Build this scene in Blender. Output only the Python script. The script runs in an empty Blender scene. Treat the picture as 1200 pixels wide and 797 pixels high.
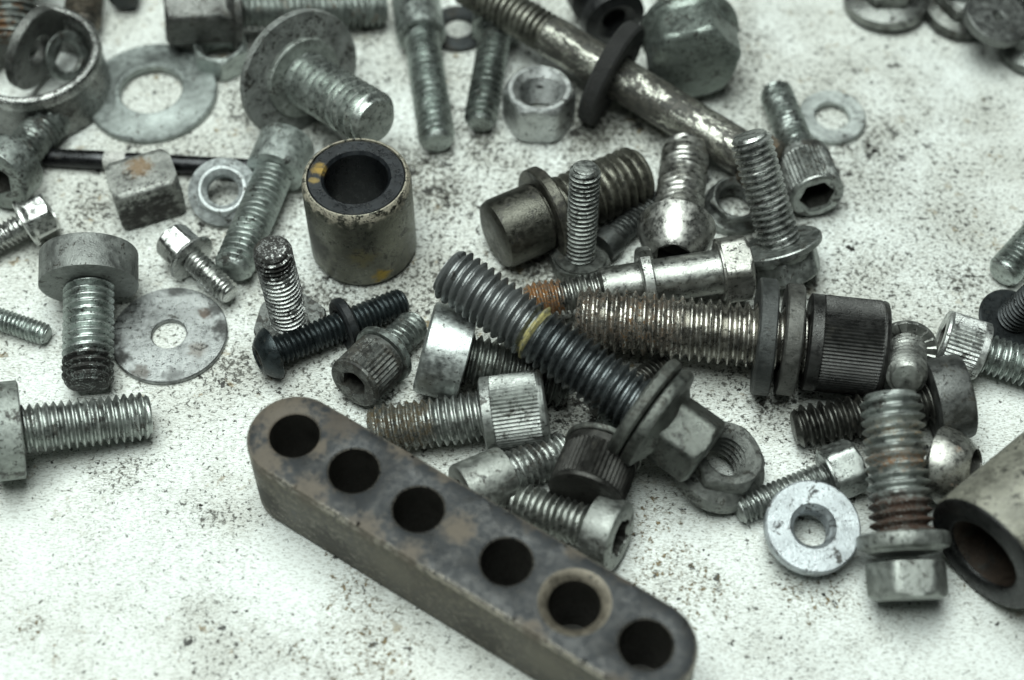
import bpy, math, random
from mathutils import Vector, Matrix, Quaternion
R = math.radians
TAU = 2*math.pi
MM = 0.001
scene = bpy.context.scene
col = scene.collection

# ------------------------------------------------------------------ camera
ELEV, DIST, FPX = R(55), 288.0, 1875.0          # millimetres / pixels of a 1200 x 797 picture
FWD = Vector((0, math.cos(ELEV), -math.sin(ELEV)))
UP = Vector((0, math.sin(ELEV), math.cos(ELEV)))
CAM = -FWD*DIST
cd = bpy.data.cameras.new('camera'); cam = bpy.data.objects.new('camera', cd); col.objects.link(cam)
cam.location = CAM*MM; cam.rotation_euler = (math.pi/2-ELEV, 0, 0)
cd.sensor_width = 36; cd.lens = FPX/1200*36
cd.clip_start = 0.01; cd.clip_end = 10
cd.dof.use_dof = True; cd.dof.focus_distance = 0.277; cd.dof.aperture_fstop = 10.5
scene.camera = cam

# ------------------------------------------------------------------ light
w = bpy.data.worlds.new('World'); scene.world = w; w.use_nodes = True
bg = w.node_tree.nodes['Background']; bg.inputs[0].default_value = (0.86, 1.0, 0.95, 1); bg.inputs[1].default_value = 0.04
def area(name, loc, tgt, sx, sy, power, colr):
    l = bpy.data.lights.new(name, 'AREA'); l.shape = 'RECTANGLE'; l.size = sx*MM; l.size_y = sy*MM
    l.energy = power; l.color = colr
    o = bpy.data.objects.new(name, l); col.objects.link(o)
    o.location = Vector(loc)*MM; o.rotation_euler = (Vector(tgt)-Vector(loc)).to_track_quat('-Z', 'Y').to_euler()
    return o
area('overhead_lamp', (-70, 30, 560), (-15, 20, 0), 500, 330, 5.5, (0.915, 1.0, 0.955))
vs = scene.view_settings
vs.view_transform = 'Standard'; vs.look = 'None'; vs.exposure = 0.0; vs.gamma = 1.0; vs.use_curve_mapping = False
scene.render.resolution_x = 1024; scene.render.resolution_y = 680

# ------------------------------------------------------------------ pixel -> place
def ray(px, py): return FWD*FPX + Vector((px-600, 0, 0)) + UP*(398.5-py)
def P(px, py, z=0.0):
    d = ray(px, py); t = (z-CAM.z)/d.z
    return CAM + d*t
def scale_at(p): return FPX/((p-CAM).dot(FWD))          # pixels per millimetre
def proj(p):
    v = p-CAM; dd = v.dot(FWD)
    return (600+FPX*v.x/dd, 398.5-FPX*v.dot(UP)/dd)

# ------------------------------------------------------------------ materials
class NT:
    def __init__(s, name):
        s.m = bpy.data.materials.new(name); s.m.use_nodes = True; s.t = s.m.node_tree; s.n = s.t.nodes; s.l = s.t.links
        s.b = s.n['Principled BSDF']
    def put(s, inp, v):
        if hasattr(v, 'is_linked') or hasattr(v, 'links'): s.l.new(v, inp)
        else: inp.default_value = v
    def coord(s, seed, sc=(1, 1, 1)):
        c = s.n.new('ShaderNodeTexCoord'); m = s.n.new('ShaderNodeMapping'); s.l.new(c.outputs['Object'], m.inputs[0])
        rnd = random.Random(seed)
        m.inputs['Scale'].default_value = tuple(1000*k for k in sc)
        m.inputs['Location'].default_value = (rnd.uniform(-50, 50), rnd.uniform(-50, 50), rnd.uniform(-50, 50))
        return m.outputs[0]
    def raw(s):
        c = s.n.new('ShaderNodeTexCoord'); x = s.n.new('ShaderNodeSeparateXYZ'); s.l.new(c.outputs['Object'], x.inputs[0]); return x.outputs
    def noise(s, vec, scale, detail=4, rough=.6, dist=0):
        n = s.n.new('ShaderNodeTexNoise'); s.l.new(vec, n.inputs['Vector'])
        n.inputs['Scale'].default_value = scale; n.inputs['Detail'].default_value = detail
        n.inputs['Roughness'].default_value = rough; n.inputs['Distortion'].default_value = dist
        return n.outputs['Fac']
    def vor(s, vec, scale, feat='F1'):
        n = s.n.new('ShaderNodeTexVoronoi'); s.l.new(vec, n.inputs['Vector']); n.inputs['Scale'].default_value = scale; n.feature = feat
        return n.outputs['Distance']
    def math(s, op, a, b=0.0, c=None, clamp=False):
        n = s.n.new('ShaderNodeMath'); n.operation = op; n.use_clamp = clamp
        s.put(n.inputs[0], a); s.put(n.inputs[1], b)
        if c is not None: s.put(n.inputs[2], c)
        return n.outputs[0]
    def ramp(s, v, lo, hi, a=0.0, b=1.0):
        n = s.n.new('ShaderNodeMapRange'); n.interpolation_type = 'SMOOTHSTEP'
        s.put(n.inputs[0], v); s.put(n.inputs[1], lo); s.put(n.inputs[2], hi); s.put(n.inputs[3], a); s.put(n.inputs[4], b)
        return n.outputs[0]
    def mix(s, f, a, b):
        n = s.n.new('ShaderNodeMix'); n.data_type = 'RGBA'
        s.put(n.inputs[0], f)
        for i, v in ((6, a), (7, b)):
            if isinstance(v, tuple): v = (*v, 1) if len(v) == 3 else v
            s.put(n.inputs[i], v)
        return n.outputs[2]
    def lerp(s, f, a, b):
        n = s.n.new('ShaderNodeMix'); n.data_type = 'FLOAT'
        s.put(n.inputs[0], f); s.put(n.inputs[2], a); s.put(n.inputs[3], b); return n.outputs[0]
    def bump(s, h, strength, dist):
        n = s.n.new('ShaderNodeBump'); s.put(n.inputs['Height'], h); n.inputs['Strength'].default_value = strength
        n.inputs['Distance'].default_value = dist*MM; s.l.new(n.outputs[0], s.b.inputs['Normal'])

ZINC = (0.50, 0.545, 0.52); ZINC_D = (0.325, 0.355, 0.335); STEEL = (0.56, 0.56, 0.53); BRIGHT = (0.68, 0.70, 0.68)
BLACK = (0.055, 0.062, 0.064); GREY = (0.20, 0.205, 0.195); WHITEZ = (0.62, 0.66, 0.66); BROWN = (0.20, 0.175, 0.14)
RUST = (0.20, 0.088, 0.022); RUSTD = (0.075, 0.035, 0.014); GRIME = (0.016, 0.0155, 0.0135)
_seed = [10]
def metal(base=ZINC, rough=.40, dirt=.35, rust=0.0, metallic=.85, bump=.25, bands=(), patches=(), fine=1.0, dscale=.36, dz=1.0, spec=.5):
    """Old plated steel: blotchy plating, grime in irregular patches, pits, optional rust.
    bands = (z0, z1, colour, amount[, metallic, roughness]) marks along the thing's own axis in mm; patches = (x, y, z, radius, colour[, amount])."""
    _seed[0] += 1; sd = _seed[0]
    if max(base) > .2: base = tuple(c*.95 for c in base)
    if metallic >= .5: metallic = min(.97, metallic+.06)
    k = NT('worn_metal'); v = k.coord(sd); v2 = k.coord(sd+500, (1, 1, .3))
    big = k.noise(v, .16, 3, .55); mid = k.noise(v, .75, 6, .70); fin = k.noise(v, 3.0, 4, .72); scr = k.noise(v2, 2.6, 4, .65)
    lo = tuple(c*.50 for c in base); hi = tuple(min(1, c*1.12) for c in base)
    c = k.mix(k.ramp(k.math('ADD', k.math('MULTIPLY', big, .45), k.math('MULTIPLY', mid, .55)), .36, .62), lo, hi)
    c = k.mix(k.ramp(fin, .50, .66, 0, .50*fine), c, tuple(b*.36 for b in base))
    c = k.mix(k.ramp(scr, .60, .72, 0, .45*fine), c, tuple(min(1, b*1.35+.03) for b in base))
    r = k.lerp(k.ramp(mid, .34, .66), max(.14, rough-.11), min(1, rough+.15))
    r = k.math('ADD', r, k.math('MULTIPLY', k.math('SUBTRACT', scr, .5), .45), clamp=True)
    met = metallic
    if rust:
        rn = k.noise(k.coord(sd+90), .42, 6, .72)
        f = k.ramp(rn, .70-.30*rust, .78-.22*rust, 0, .92)
        c = k.mix(f, c, k.mix(k.ramp(fin, .42, .58), RUST, RUSTD)); r = k.lerp(f, r, .8); met = k.lerp(f, met, .05)
    z = None
    for bd in bands:
        z0, z1, bc, amt = bd[:4]; bm, br = (bd[4], bd[5]) if len(bd) > 4 else (.05, .72)
        if z is None: z = k.math('MULTIPLY', k.raw()[2], 1000.0)
        zz = k.math('ADD', z, k.math('MULTIPLY', k.math('SUBTRACT', mid, .5), (bd[6] if len(bd) > 6 else 11.0 if z1-z0 > 1.9 else .8) if amt < 1 else .3))
        e = (.9 if z1-z0 > 1.9 else .2) if amt < 1 else .12
        f = k.math('MULTIPLY', k.ramp(zz, z0-e, z0+e), k.ramp(zz, z1-e, z1+e, 1, 0))
        if amt < 1: f = k.math('MULTIPLY', f, k.ramp(k.math('ADD', k.math('MULTIPLY', mid, .6), k.math('MULTIPLY', fin, .4)), .68-.40*amt, .78-.40*amt))
        else: f = k.math('MULTIPLY', f, k.ramp(fin, .36, .46))
        c = k.mix(f, c, bc); r = k.lerp(f, r, br); met = k.lerp(f, met, bm)
    for pd in patches:
        x, y, zc, rad, bc = pd[:5]; amt = pd[5] if len(pd) > 5 else .8
        g = k.n.new('ShaderNodeTexCoord'); d = k.n.new('ShaderNodeVectorMath'); d.operation = 'DISTANCE'
        k.l.new(g.outputs['Object'], d.inputs[0]); d.inputs[1].default_value = (x*MM, y*MM, zc*MM)
        dd = k.math('ADD', k.math('MULTIPLY', d.outputs['Value'], 1000.0), k.math('MULTIPLY', k.math('SUBTRACT', mid, .5), rad*2.2))
        f = k.ramp(dd, rad*.35, rad*1.1, amt, 0); f = k.math('MULTIPLY', f, k.ramp(fin, .36, .52, .80, 1))
        c = k.mix(f, c, bc); r = k.lerp(f, r, .68); met = k.lerp(f, met, .12)
    if dirt:
        dn = k.noise(k.coord(sd+40, (1, 1, dz)), dscale, 8, .74, .5)
        dn = k.math('ADD', k.math('MULTIPLY', dn, .76), k.math('MULTIPLY', fin, .24))
        f = k.ramp(dn, .615-.19*dirt, .65-.19*dirt, 0, .95)
        c = k.mix(f, c, k.mix(k.ramp(mid, .42, .58), GRIME, (.042, .039, .031))); r = k.lerp(f, r, .52); met = k.lerp(f, met, .15)
        sp = k.noise(k.coord(sd+70), 1.5, 4, .66); f = k.ramp(k.math('ADD', sp, k.math('MULTIPLY', k.math('SUBTRACT', big, .5), .35)), .66-.08*dirt, .685-.08*dirt, 0, .95*fine)
        c = k.mix(f, c, (.012, .012, .010)); r = k.lerp(f, r, .6); met = k.lerp(f, met, .1)
    k.put(k.b.inputs['Base Color'], c); k.put(k.b.inputs['Roughness'], r); k.put(k.b.inputs['Metallic'], met); k.b.inputs['Specular IOR Level'].default_value = spec
    h = k.math('ADD', k.math('MULTIPLY', fin, .6), k.math('MULTIPLY', mid, .8))
    k.bump(h, bump, .40)
    return k.m

def table_material():
    k = NT('white_painted_bench')
    v = k.coord(3)
    rot = k.n.new('ShaderNodeMapping'); k.l.new(v, rot.inputs[0]); rot.inputs['Rotation'].default_value = (0, 0, R(-28)); rot.inputs['Scale'].default_value = (.50, 1.5, 1)
    s = rot.outputs[0]
    stroke = k.noise(s, 2.3, 3, .6, .7); grain = k.noise(v, 1.15, 6, .70, .4); grain2 = k.noise(s, 3.0, 3, .62, .5); spots = k.noise(v, .36, 6, .70); blot = k.noise(v, .06, 5, .62); warm = k.noise(v, .03, 3, .55); stain = k.noise(v, .30, 5, .68)
    x = k.raw(); px = k.math('MULTIPLY', x[0], 1000.0); py = k.math('MULTIPLY', x[1], 1000.0)
    # where hands and oily parts have worked the paint dirtiest: round the heap
    ex = k.math('DIVIDE', k.math('SUBTRACT', px, 5.0), 115.0); ey = k.math('DIVIDE', k.math('SUBTRACT', py, 34.0), 72.0)
    rr = k.math('SQRT', k.math('ADD', k.math('MULTIPLY', ex, ex), k.math('MULTIPLY', ey, ey)))
    heap = k.ramp(k.math('ADD', rr, k.math('MULTIPLY', k.math('SUBTRACT', blot, .5), .9)), .3, 1.25, 1, 0)
    dens = k.math('ADD', k.math('MULTIPLY_ADD', heap, .062, .024), k.math('MULTIPLY', k.math('SUBTRACT', blot, .5), .24))
    # grime that has collected in clumps where parts have been dragged about: (pixel of the photograph, radius mm)
    spotsum = None; brown = None
    tc = k.n.new('ShaderNodeTexCoord').outputs['Object']
    for (qx, qy, rad, br) in ((503, 190, 5, 0), (528, 228, 6, 0), (640, 320, 8, 0), (380, 345, 7, 0), (560, 160, 5, 0), (105, 240, 6, 0), (450, 470, 6, 0), (680, 480, 9, 0), (905, 470, 8, 0), (990, 530, 7, 0), (270, 430, 5, 0), (140, 555, 6, 0),
                              (770, 655, 7, 1), (765, 615, 5, 1), (410, 690, 6, 1), (440, 770, 8, 1), (960, 700, 6, 1), (35, 735, 3, 1), (345, 770, 3, 1), (870, 40, 8, 0), (1020, 170, 6, 0), (1130, 330, 7, 0), (820, 690, 6, 1), (240, 600, 4, 0), (300, 120, 8, 0), (690, 160, 8, 0)):
        q = P(qx, qy); d = k.n.new('ShaderNodeVectorMath'); d.operation = 'DISTANCE'; k.l.new(tc, d.inputs[0]); d.inputs[1].default_value = q*MM
        dd = k.math('MULTIPLY_ADD', k.math('SUBTRACT', stain, .5), rad*4.0, k.math('MULTIPLY', d.outputs['Value'], 1000.0))
        g = k.ramp(dd, 0, rad*1.3, 1, 0)
        spotsum = g if spotsum is None else k.math('MAXIMUM', spotsum, g)
        if br: brown = g if brown is None else k.math('MAXIMUM', brown, g)
    dens = k.math('MULTIPLY_ADD', spotsum, .058, dens)
    c = k.mix(k.ramp(warm, .35, .65), (.765, .80, .775), (.72, .74, .70))
    c = k.mix(k.ramp(k.math('ADD', blot, k.math('MULTIPLY', heap, .14)), .46, .70, 0, .42), c, (.42, .425, .385))
    f0 = k.ramp(k.math('ADD', stroke, k.math('MULTIPLY', dens, .5)), .48, .63, 0, .62)
    c = k.mix(f0, c, (.40, .40, .36))
    f2 = k.ramp(k.math('ADD', grain2, k.math('MULTIPLY', dens, .9)), .61, .67, 0, .75)
    c = k.mix(f2, c, (.15, .145, .12))
    f1 = k.ramp(k.math('ADD', grain, dens), .62, .665, 0, .88)
    c = k.mix(f1, c, (.060, .058, .048))
    f3 = k.ramp(k.math('ADD', spots, k.math('MULTIPLY', dens, .8)), .675, .695, 0, .93)
    c = k.mix(f3, c, (.024, .023, .020))
    f5 = k.math('MAXIMUM', k.math('MULTIPLY', k.ramp(stain, .60, .66, 0, .70), k.ramp(warm, .44, .56)), k.math('MULTIPLY', brown, k.ramp(grain, .53, .60, 0, .85)))
    c = k.mix(f5, c, k.mix(k.ramp(grain2, .45, .58), (.27, .20, .095), (.11, .075, .035)))
    # a few long hair-line scratches
    sm = k.n.new('ShaderNodeMapping'); k.l.new(v, sm.inputs[0]); sm.inputs['Rotation'].default_value = (0, 0, R(38)); sm.inputs['Scale'].default_value = (.04, 1, 1)
    sc = k.noise(sm.outputs[0], .7, 2, .5); f4 = k.math('MULTIPLY', k.ramp(sc, .73, .75), k.ramp(grain, .42, .55, 0, .8))
    c = k.mix(f4, c, (.16, .15, .13))
    k.put(k.b.inputs['Base Color'], c)
    k.put(k.b.inputs['Roughness'], k.lerp(f1, .52, .75)); k.b.inputs['Specular IOR Level'].default_value = .35
    h = k.math('SUBTRACT', k.math('ADD', k.math('MULTIPLY', stroke, .8), k.math('MULTIPLY', spots, .5)), k.math('MULTIPLY', f1, .5))
    k.bump(h, .55, .35)
    return k.m

# ------------------------------------------------------------------ meshes
def mesh(name, vs_, fs, mat, parent=None, sharp=38, loc=None, quat=None):
    me = bpy.data.meshes.new(name); me.from_pydata([(x*MM, y*MM, z*MM) for x, y, z in vs_], [], fs); me.validate(); me.update()
    me.polygons.foreach_set('use_smooth', [True]*len(me.polygons))
    if sharp: me.set_sharp_from_angle(angle=R(sharp))
    me.materials.append(mat)
    o = bpy.data.objects.new(name, me); col.objects.link(o)
    if parent: o.parent = parent
    if loc is not None: o.location = loc*MM
    if quat is not None: o.rotation_mode = 'QUATERNION'; o.rotation_quaternion = quat
    return o
def loft(rings, seg, cap0=True, cap1=True, wrap=False, arc=None, zoff=None):
    """rings: list of (z, r) where r is a number or a function of the angle. arc: open sweep in radians."""
    vsl, fs = [], []
    n = seg+1 if arc else seg
    full = arc or TAU
    for (z, r) in rings:
        for i in range(n):
            t = full*i/seg
            rr = r(t) if callable(r) else r
            zz = z + (zoff(t) if zoff else 0)
            vsl.append((rr*math.cos(t), rr*math.sin(t), zz))
    m = len(rings)
    for j in range(m if wrap else m-1):
        a, b = j*n, ((j+1) % m)*n
        for i in range(n-1 if arc else n):
            i2 = (i+1) % n
            fs.append((a+i, a+i2, b+i2, b+i))
    if arc and wrap:
        fs.append(tuple(j*n for j in range(m))); fs.append(tuple(j*n+n-1 for j in reversed(range(m))))
    elif not wrap:
        if cap0:
            c = len(vsl); vsl.append((0, 0, rings[0][0])); fs += [(c, (i+1) % n, i) for i in range(n)]
        if cap1:
            c = len(vsl); b = (m-1)*n; vsl.append((0, 0, rings[-1][0])); fs += [(c, b+i, b+(i+1) % n) for i in range(n)]
    return vsl, fs
def hexr(af):
    def f(t):
        a = (t+R(30)) % R(60) - R(30)
        return min(af/2/math.cos(a), af/2*1.125)
    return f
def torx(r): return lambda t: r*(1+.13*math.cos(6*t))
def rmin(f, c): return lambda t: min(f(t), c)
def thread_mesh(R0, L, pitch, z0=0.0, seg=40, start=0.0, dog=0.0, seed=0, wear=.012, blunt=1.0):
    """Helical rolled thread from z0 to L, chamfered at the tip."""
    rnd = random.Random(seed)
    dep = .66*pitch
    prof = [(0, 0), (.13, 0), (.28, .5), (.43, 1), (.60, 1), (.80, .5)]
    nt = int((L-z0)/pitch)+3
    ph = [rnd.uniform(0, TAU) for _ in range(6)]
    def env(z):
        e = R0
        d = L-z
        ch = pitch*.9*blunt
        if d < ch: e = min(e, R0-dep*1.1+dep*1.1*d/ch)
        return e
    vsl, fs = [], []
    rows = 0
    for k in range(-1, nt):
        for (p, dpt) in prof:
            for i in range(seg):
                t = TAU*i/seg
                z = z0 + (k+p+i/seg)*pitch
                zc = min(max(z, z0), L)
                lr = 1-wear*(.5+.5*math.sin(3*t+ph[0]+z*.7)*math.sin(z*1.1+ph[1]+2*t))
                rt = (R0-dep*dpt*(1-.12*math.sin(z*.9+ph[2])))*lr
                if dpt < .4: rt -= dep*(.13*max(0, math.sin(2*t+z*.55+ph[3])*math.sin(5*t-z*1.7+ph[4])-.35)+.05*rnd.random()*rnd.random())
                rr = min(rt, env(zc))
                vsl.append((rr*math.cos(t), rr*math.sin(t), zc))
            rows += 1
    for j in range(rows-1):
        a, b = j*seg, (j+1)*seg
        for i in range(seg):
            i2 = i+1
            if i2 < seg: fs.append((a+i, a+i2, b+i2, b+i))
            else:
                # the helix closes one pitch further on
                a2, b2 = (j+len(prof))*seg, (j+1+len(prof))*seg
                if b2 < rows*seg: fs.append((a+i, a2, b2, b+i))
    # drop faces flattened onto an end
    keep = []
    for f in fs:
        zs = [vsl[q][2] for q in f]
        if max(zs)-min(zs) > 1e-6: keep.append(f)
    c = len(vsl); re = R0-dep*1.1
    ringi = []
    for i in range(seg):
        t = TAU*i/seg; vsl.append((re*math.cos(t), re*math.sin(t), L))
    for i in range(seg):
        t = TAU*i/seg; vsl.append((re*.86*math.cos(t), re*.86*math.sin(t), L+.12))
    vsl.append((0, 0, L+.02)); cc = len(vsl)-1
    for i in range(seg):
        i2 = (i+1) % seg
        keep.append((c+i, c+i2, c+seg+i2, c+seg+i)); keep.append((c+seg+i, c+seg+i2, cc))
    return vsl, keep

def tagged(o, label, cat, group=None):
    o['label'] = label; o['category'] = cat
    if group: o['group'] = group
    return o
def frame(u, spin=0.0):
    q = u.to_track_quat('Z', 'Y'); return q @ Quaternion((0, 0, 1), spin)
def thing(name, label, cat, p, q, group=None):
    o = bpy.data.objects.new(name, None); col.objects.link(o)
    o.empty_display_size = .004
    o.location = p*MM; o.rotation_mode = 'QUATERNION'; o.rotation_quaternion = q
    return tagged(o, label, cat, group)

SOCKM = metal((.10, .10, .09), .5, .55, .1, .6, .4)
# ---- heads (underside at z = 0, top at z = -h)
def head_round(Rh, h, ch=.6, knurl=0, socket=None, sr=0, depth=0, seg=64, dome=0, under=.25):
    rings = [(0, Rh*.93), (-under, Rh)]
    if knurl:
        seg = knurl*2
        kr = lambda t: Rh-.28*(round(t/TAU*seg) % 2)
        rings += [(-h*.16, Rh), (-h*.18, kr), (-h+ch*1.6, kr), (-h+ch*1.4, Rh*.985)]
    if dome:
        rt_ = Rh*.50; S = Rh*1.12; zt = math.sqrt(S*S-Rh*Rh); zb = math.sqrt(S*S-rt_*rt_)-zt
        for a in range(1, 11):
            rr_ = Rh+(rt_-Rh)*a/10
            rings.append((-h*.16-(h*.84)*(math.sqrt(S*S-rr_*rr_)-zt)/zb, rr_))
        top = rings[-1][1]
    else:
        rings += [(-h+ch, Rh), (-h+ch*.35, Rh-ch*.25), (-h, Rh-ch)]
        top = Rh-ch
    if socket:
        f = hexr(sr*2*.866) if socket == 'hex' else torx(sr)
        g = sr*1.10
        if g < top: rings.append((-h, g))
        rings.append((-h+.35, f))
        sock = loft([(-h+.35, f), (-h+depth, f), (-h+depth+.6, lambda t: f(t)*.5)], 72, False, True)
        return loft(rings, seg, True, False)+(sock,)
    return loft(rings, seg)
def head_hex(af, h, dish=0, seg=72, wash=True, start=0.0):
    f = hexr(af); rc = af/2*.93
    rings = []
    if wash: rings += [(0, af/2*.94), (-.35, af/2*.95)]
    z0 = -.35 if wash else -start
    if start: rings.append((z0, af/2*.9))
    rings += [(z0, rmin(f, af/2*1.08)), (z0-.25, f)]
    for d in (1.0, .75, .5, .25, 0): rings.append((-h+d*af*.11, rmin(f, rc+d*af*.11*1.5)))
    rings[-1] = (-h, rc)
    if dish: rings += [(-h, af/2*.72), (-h+dish, af/2*.60)]
    return loft(rings, seg)
def flange(Rf, t, af, cone=1.2, serr=0, seg=72):
    s = 0
    if serr:
        seg = serr*6
        zf = lambda q: 0
    e = min(.7, t*.35)
    rings = [(0, Rf*.55), (0, Rf-.25), (-.25, Rf), (-t+e, Rf), (-t+e*.3, Rf-e*.3), (-t, Rf-e), (-t-cone*.25, Rf-e-(Rf-e-af/2)*.5), (-t-cone, af/2*1.02)]
    v, f = loft(rings, seg, True, True)
    if serr:
        n = seg
        for j in (1,):
            for i in range(n):
                x, y, z = v[j*n+i]; v[j*n+i] = (x, y, z+(.45*((i % 6)/5.0)))
    return v, f
def ring_washer(ri, ro, t, ch=.18, seg=72, arc=None, hel=0, lip=0):
    rings = [(0, ri+ch), (ch, ri), (t-ch, ri), (t, ri+ch)]
    if lip: rings = [(0, ri+ch), (ch, ri), (t+lip-ch, ri), (t+lip, ri+ch), (t+lip, ri+lip*1.4), (t, ri+lip*3.4)]
    rings += [(t, ro-ch), (t-ch, ro), (ch, ro), (0, ro-ch)]
    return loft(rings, seg, wrap=True, arc=arc, zoff=(lambda q: hel*q/TAU) if hel else None)
def nut_mesh(af, h, rh, pitch=1.25, Rf=0, ft=0, seg=72, ch=.10, sides=6, clip=9):
    f = rmin(hexr(af), af/2*clip) if sides == 6 else (lambda t: min(af/2/max(abs(math.cos(t)), abs(math.sin(t))), af/2*1.34)); rc = af/2*(.95 if sides == 6 else 1.12)
    out = []
    if Rf: out += [(0, Rf-.3), (.25, Rf), (ft, Rf), (ft+.2, Rf-.3), (ft+1.2, rmin(f, af/2*1.06))]
    else:
        for d in (0, .5, 1): out.append((d*af*ch, rmin(f, rc+d*af*.12)))
    if Rf: out.append((ft+1.4, f))
    for d in (1, .75, .5, .25, 0): out.append((h-d*af*ch, rmin(f, rc+d*af*.12)))
    inn = [(h, rh*1.22), (h-rh*.16, rh*1.06)]
    z = h-rh*.16; k = 0
    while z-pitch*.5 > rh*.1:
        z -= pitch*.5; k += 1; inn.append((z, rh*(.93 if k % 2 else 1.06)))
    inn += [(0, rh*1.2)]
    return loft(out+inn, seg, wrap=True)

def contact_pitch(d): return .115*d+.33

def bolt(name, label, cat, A, B, d, heads, H=None, zA=None, zB=None, mat=None, hmat=None, pitch=None, plain=0.0, plain_d=None,
         spin=0.0, group=None, extras=(), seg=40, collar=None):
    """A, B pixel of the underside of the head and of the tip; d thread width in pixels; heads = [(kind, options in pixels)]"""
    hk, ho = heads
    z0 = zA if zA is not None else 8.0
    sc = scale_at(P(*A, z0))
    rh = ho.get('dia', ho.get('af', d))/2/sc
    if ho.get('fl'): rh = max(rh, ho['fl']/2/sc)
    if zA is None: zA = rh
    if zB is None: zB = d/2/sc
    pa, pb = P(*A, zA), P(*B, zB)
    u = (pb-pa); L = u.length; u.normalize()
    sc = scale_at(pa); rt = d/2/scale_at((pa+pb)/2)
    if H:
        best = min(range(0, 400), key=lambda i: (Vector(proj(pa-u*i*.1))-Vector(H)).length)
        hl = max(1.2, best*.1)
    else: hl = ho['h']/sc
    t = thing(name, label, cat, pa, frame(u, spin), group)
    hmat = hmat or mat
    pt = pitch or contact_pitch(rt*2)
    zt = 0.0
    if plain:
        pd = (plain_d or d)/2/sc
        v, f = loft([(0, pd*1.04), (.4, pd), (plain*L-.5, pd), (plain*L, rt*.92)], 40); mesh('shank', v, f, mat, t)
        zt = plain*L
    v, f = thread_mesh(rt, L, pt, zt, seg, seed=_seed[0]); mesh('thread', v, f, mat, t, sharp=55)
    hz = 0.0
    if ho.get('fl'):
        R_f = ho['fl']/2/sc; ft = ho.get('ft', 8)/sc
        v, f = flange(R_f, ft, ho.get('af', ho.get('dia'))/sc, cone=ho.get('cone', .18*ho.get('fl')/sc*.5), serr=ho.get('serr', 0)); mesh('flange', v, f, hmat, t)
        hz = ft+.35*ho.get('neck', 0)
        if not H: hl += ft
    if hk == 'hex': v, f = head_hex(ho['af']/sc, hl, ho.get('dish', 0), wash=not ho.get('fl'), start=hz)
    sock = None
    if hk == 'round':
        res = head_round(ho['dia']/2/sc, hl, ho.get('ch', .6), ho.get('knurl', 0), ho.get('socket'), ho.get('sr', 0)/sc, ho.get('depth', .5)*hl, dome=ho.get('dome', 0))
        v, f = res[:2]; sock = res[2] if len(res) > 2 else None
    o = mesh('head', v, f, hmat, t, sharp=18 if ho.get('knurl') else 38)
    if sock: mesh('socket', sock[0], sock[1], SOCKM, o)
    for e in extras:      # captive washers: (distance px along the axis, outer dia, thickness, options)
        z, do, th = e[0]/sc, e[1]/sc, e[2]/sc
        v, f = ring_washer(rt*1.06, do/2, th); v = [(x, y, q+z) for x, y, q in v]
        mesh('washer', v, f, e[3] if len(e) > 3 else hmat, t)
    t['_u'] = u; del t['_u']
    return t, pa, u, sc, L
def flat_thing(name, label, cat, c, z, n, v, f, mat, spin=0, group=None, sharp=38):
    p = P(*c, z); o = mesh(name, v, f, mat, None, sharp, p, frame(Vector(n).normalized(), spin)); return tagged(o, label, cat, group)

# ------------------------------------------------------------------ the bench top
v = [(-420, -330, 0), (420, -330, 0), (420, 420, 0), (-420, 420, 0), (-420, -330, -20), (420, -330, -20), (420, 420, -20), (-420, 420, -20)]
f = [(0, 1, 2, 3), (0, 4, 5, 1), (1, 5, 6, 2), (2, 6, 7, 3), (3, 7, 4, 0), (7, 6, 5, 4)]
table = mesh('bench_top', v, f, table_material(), sharp=30); table['kind'] = 'structure'

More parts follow.
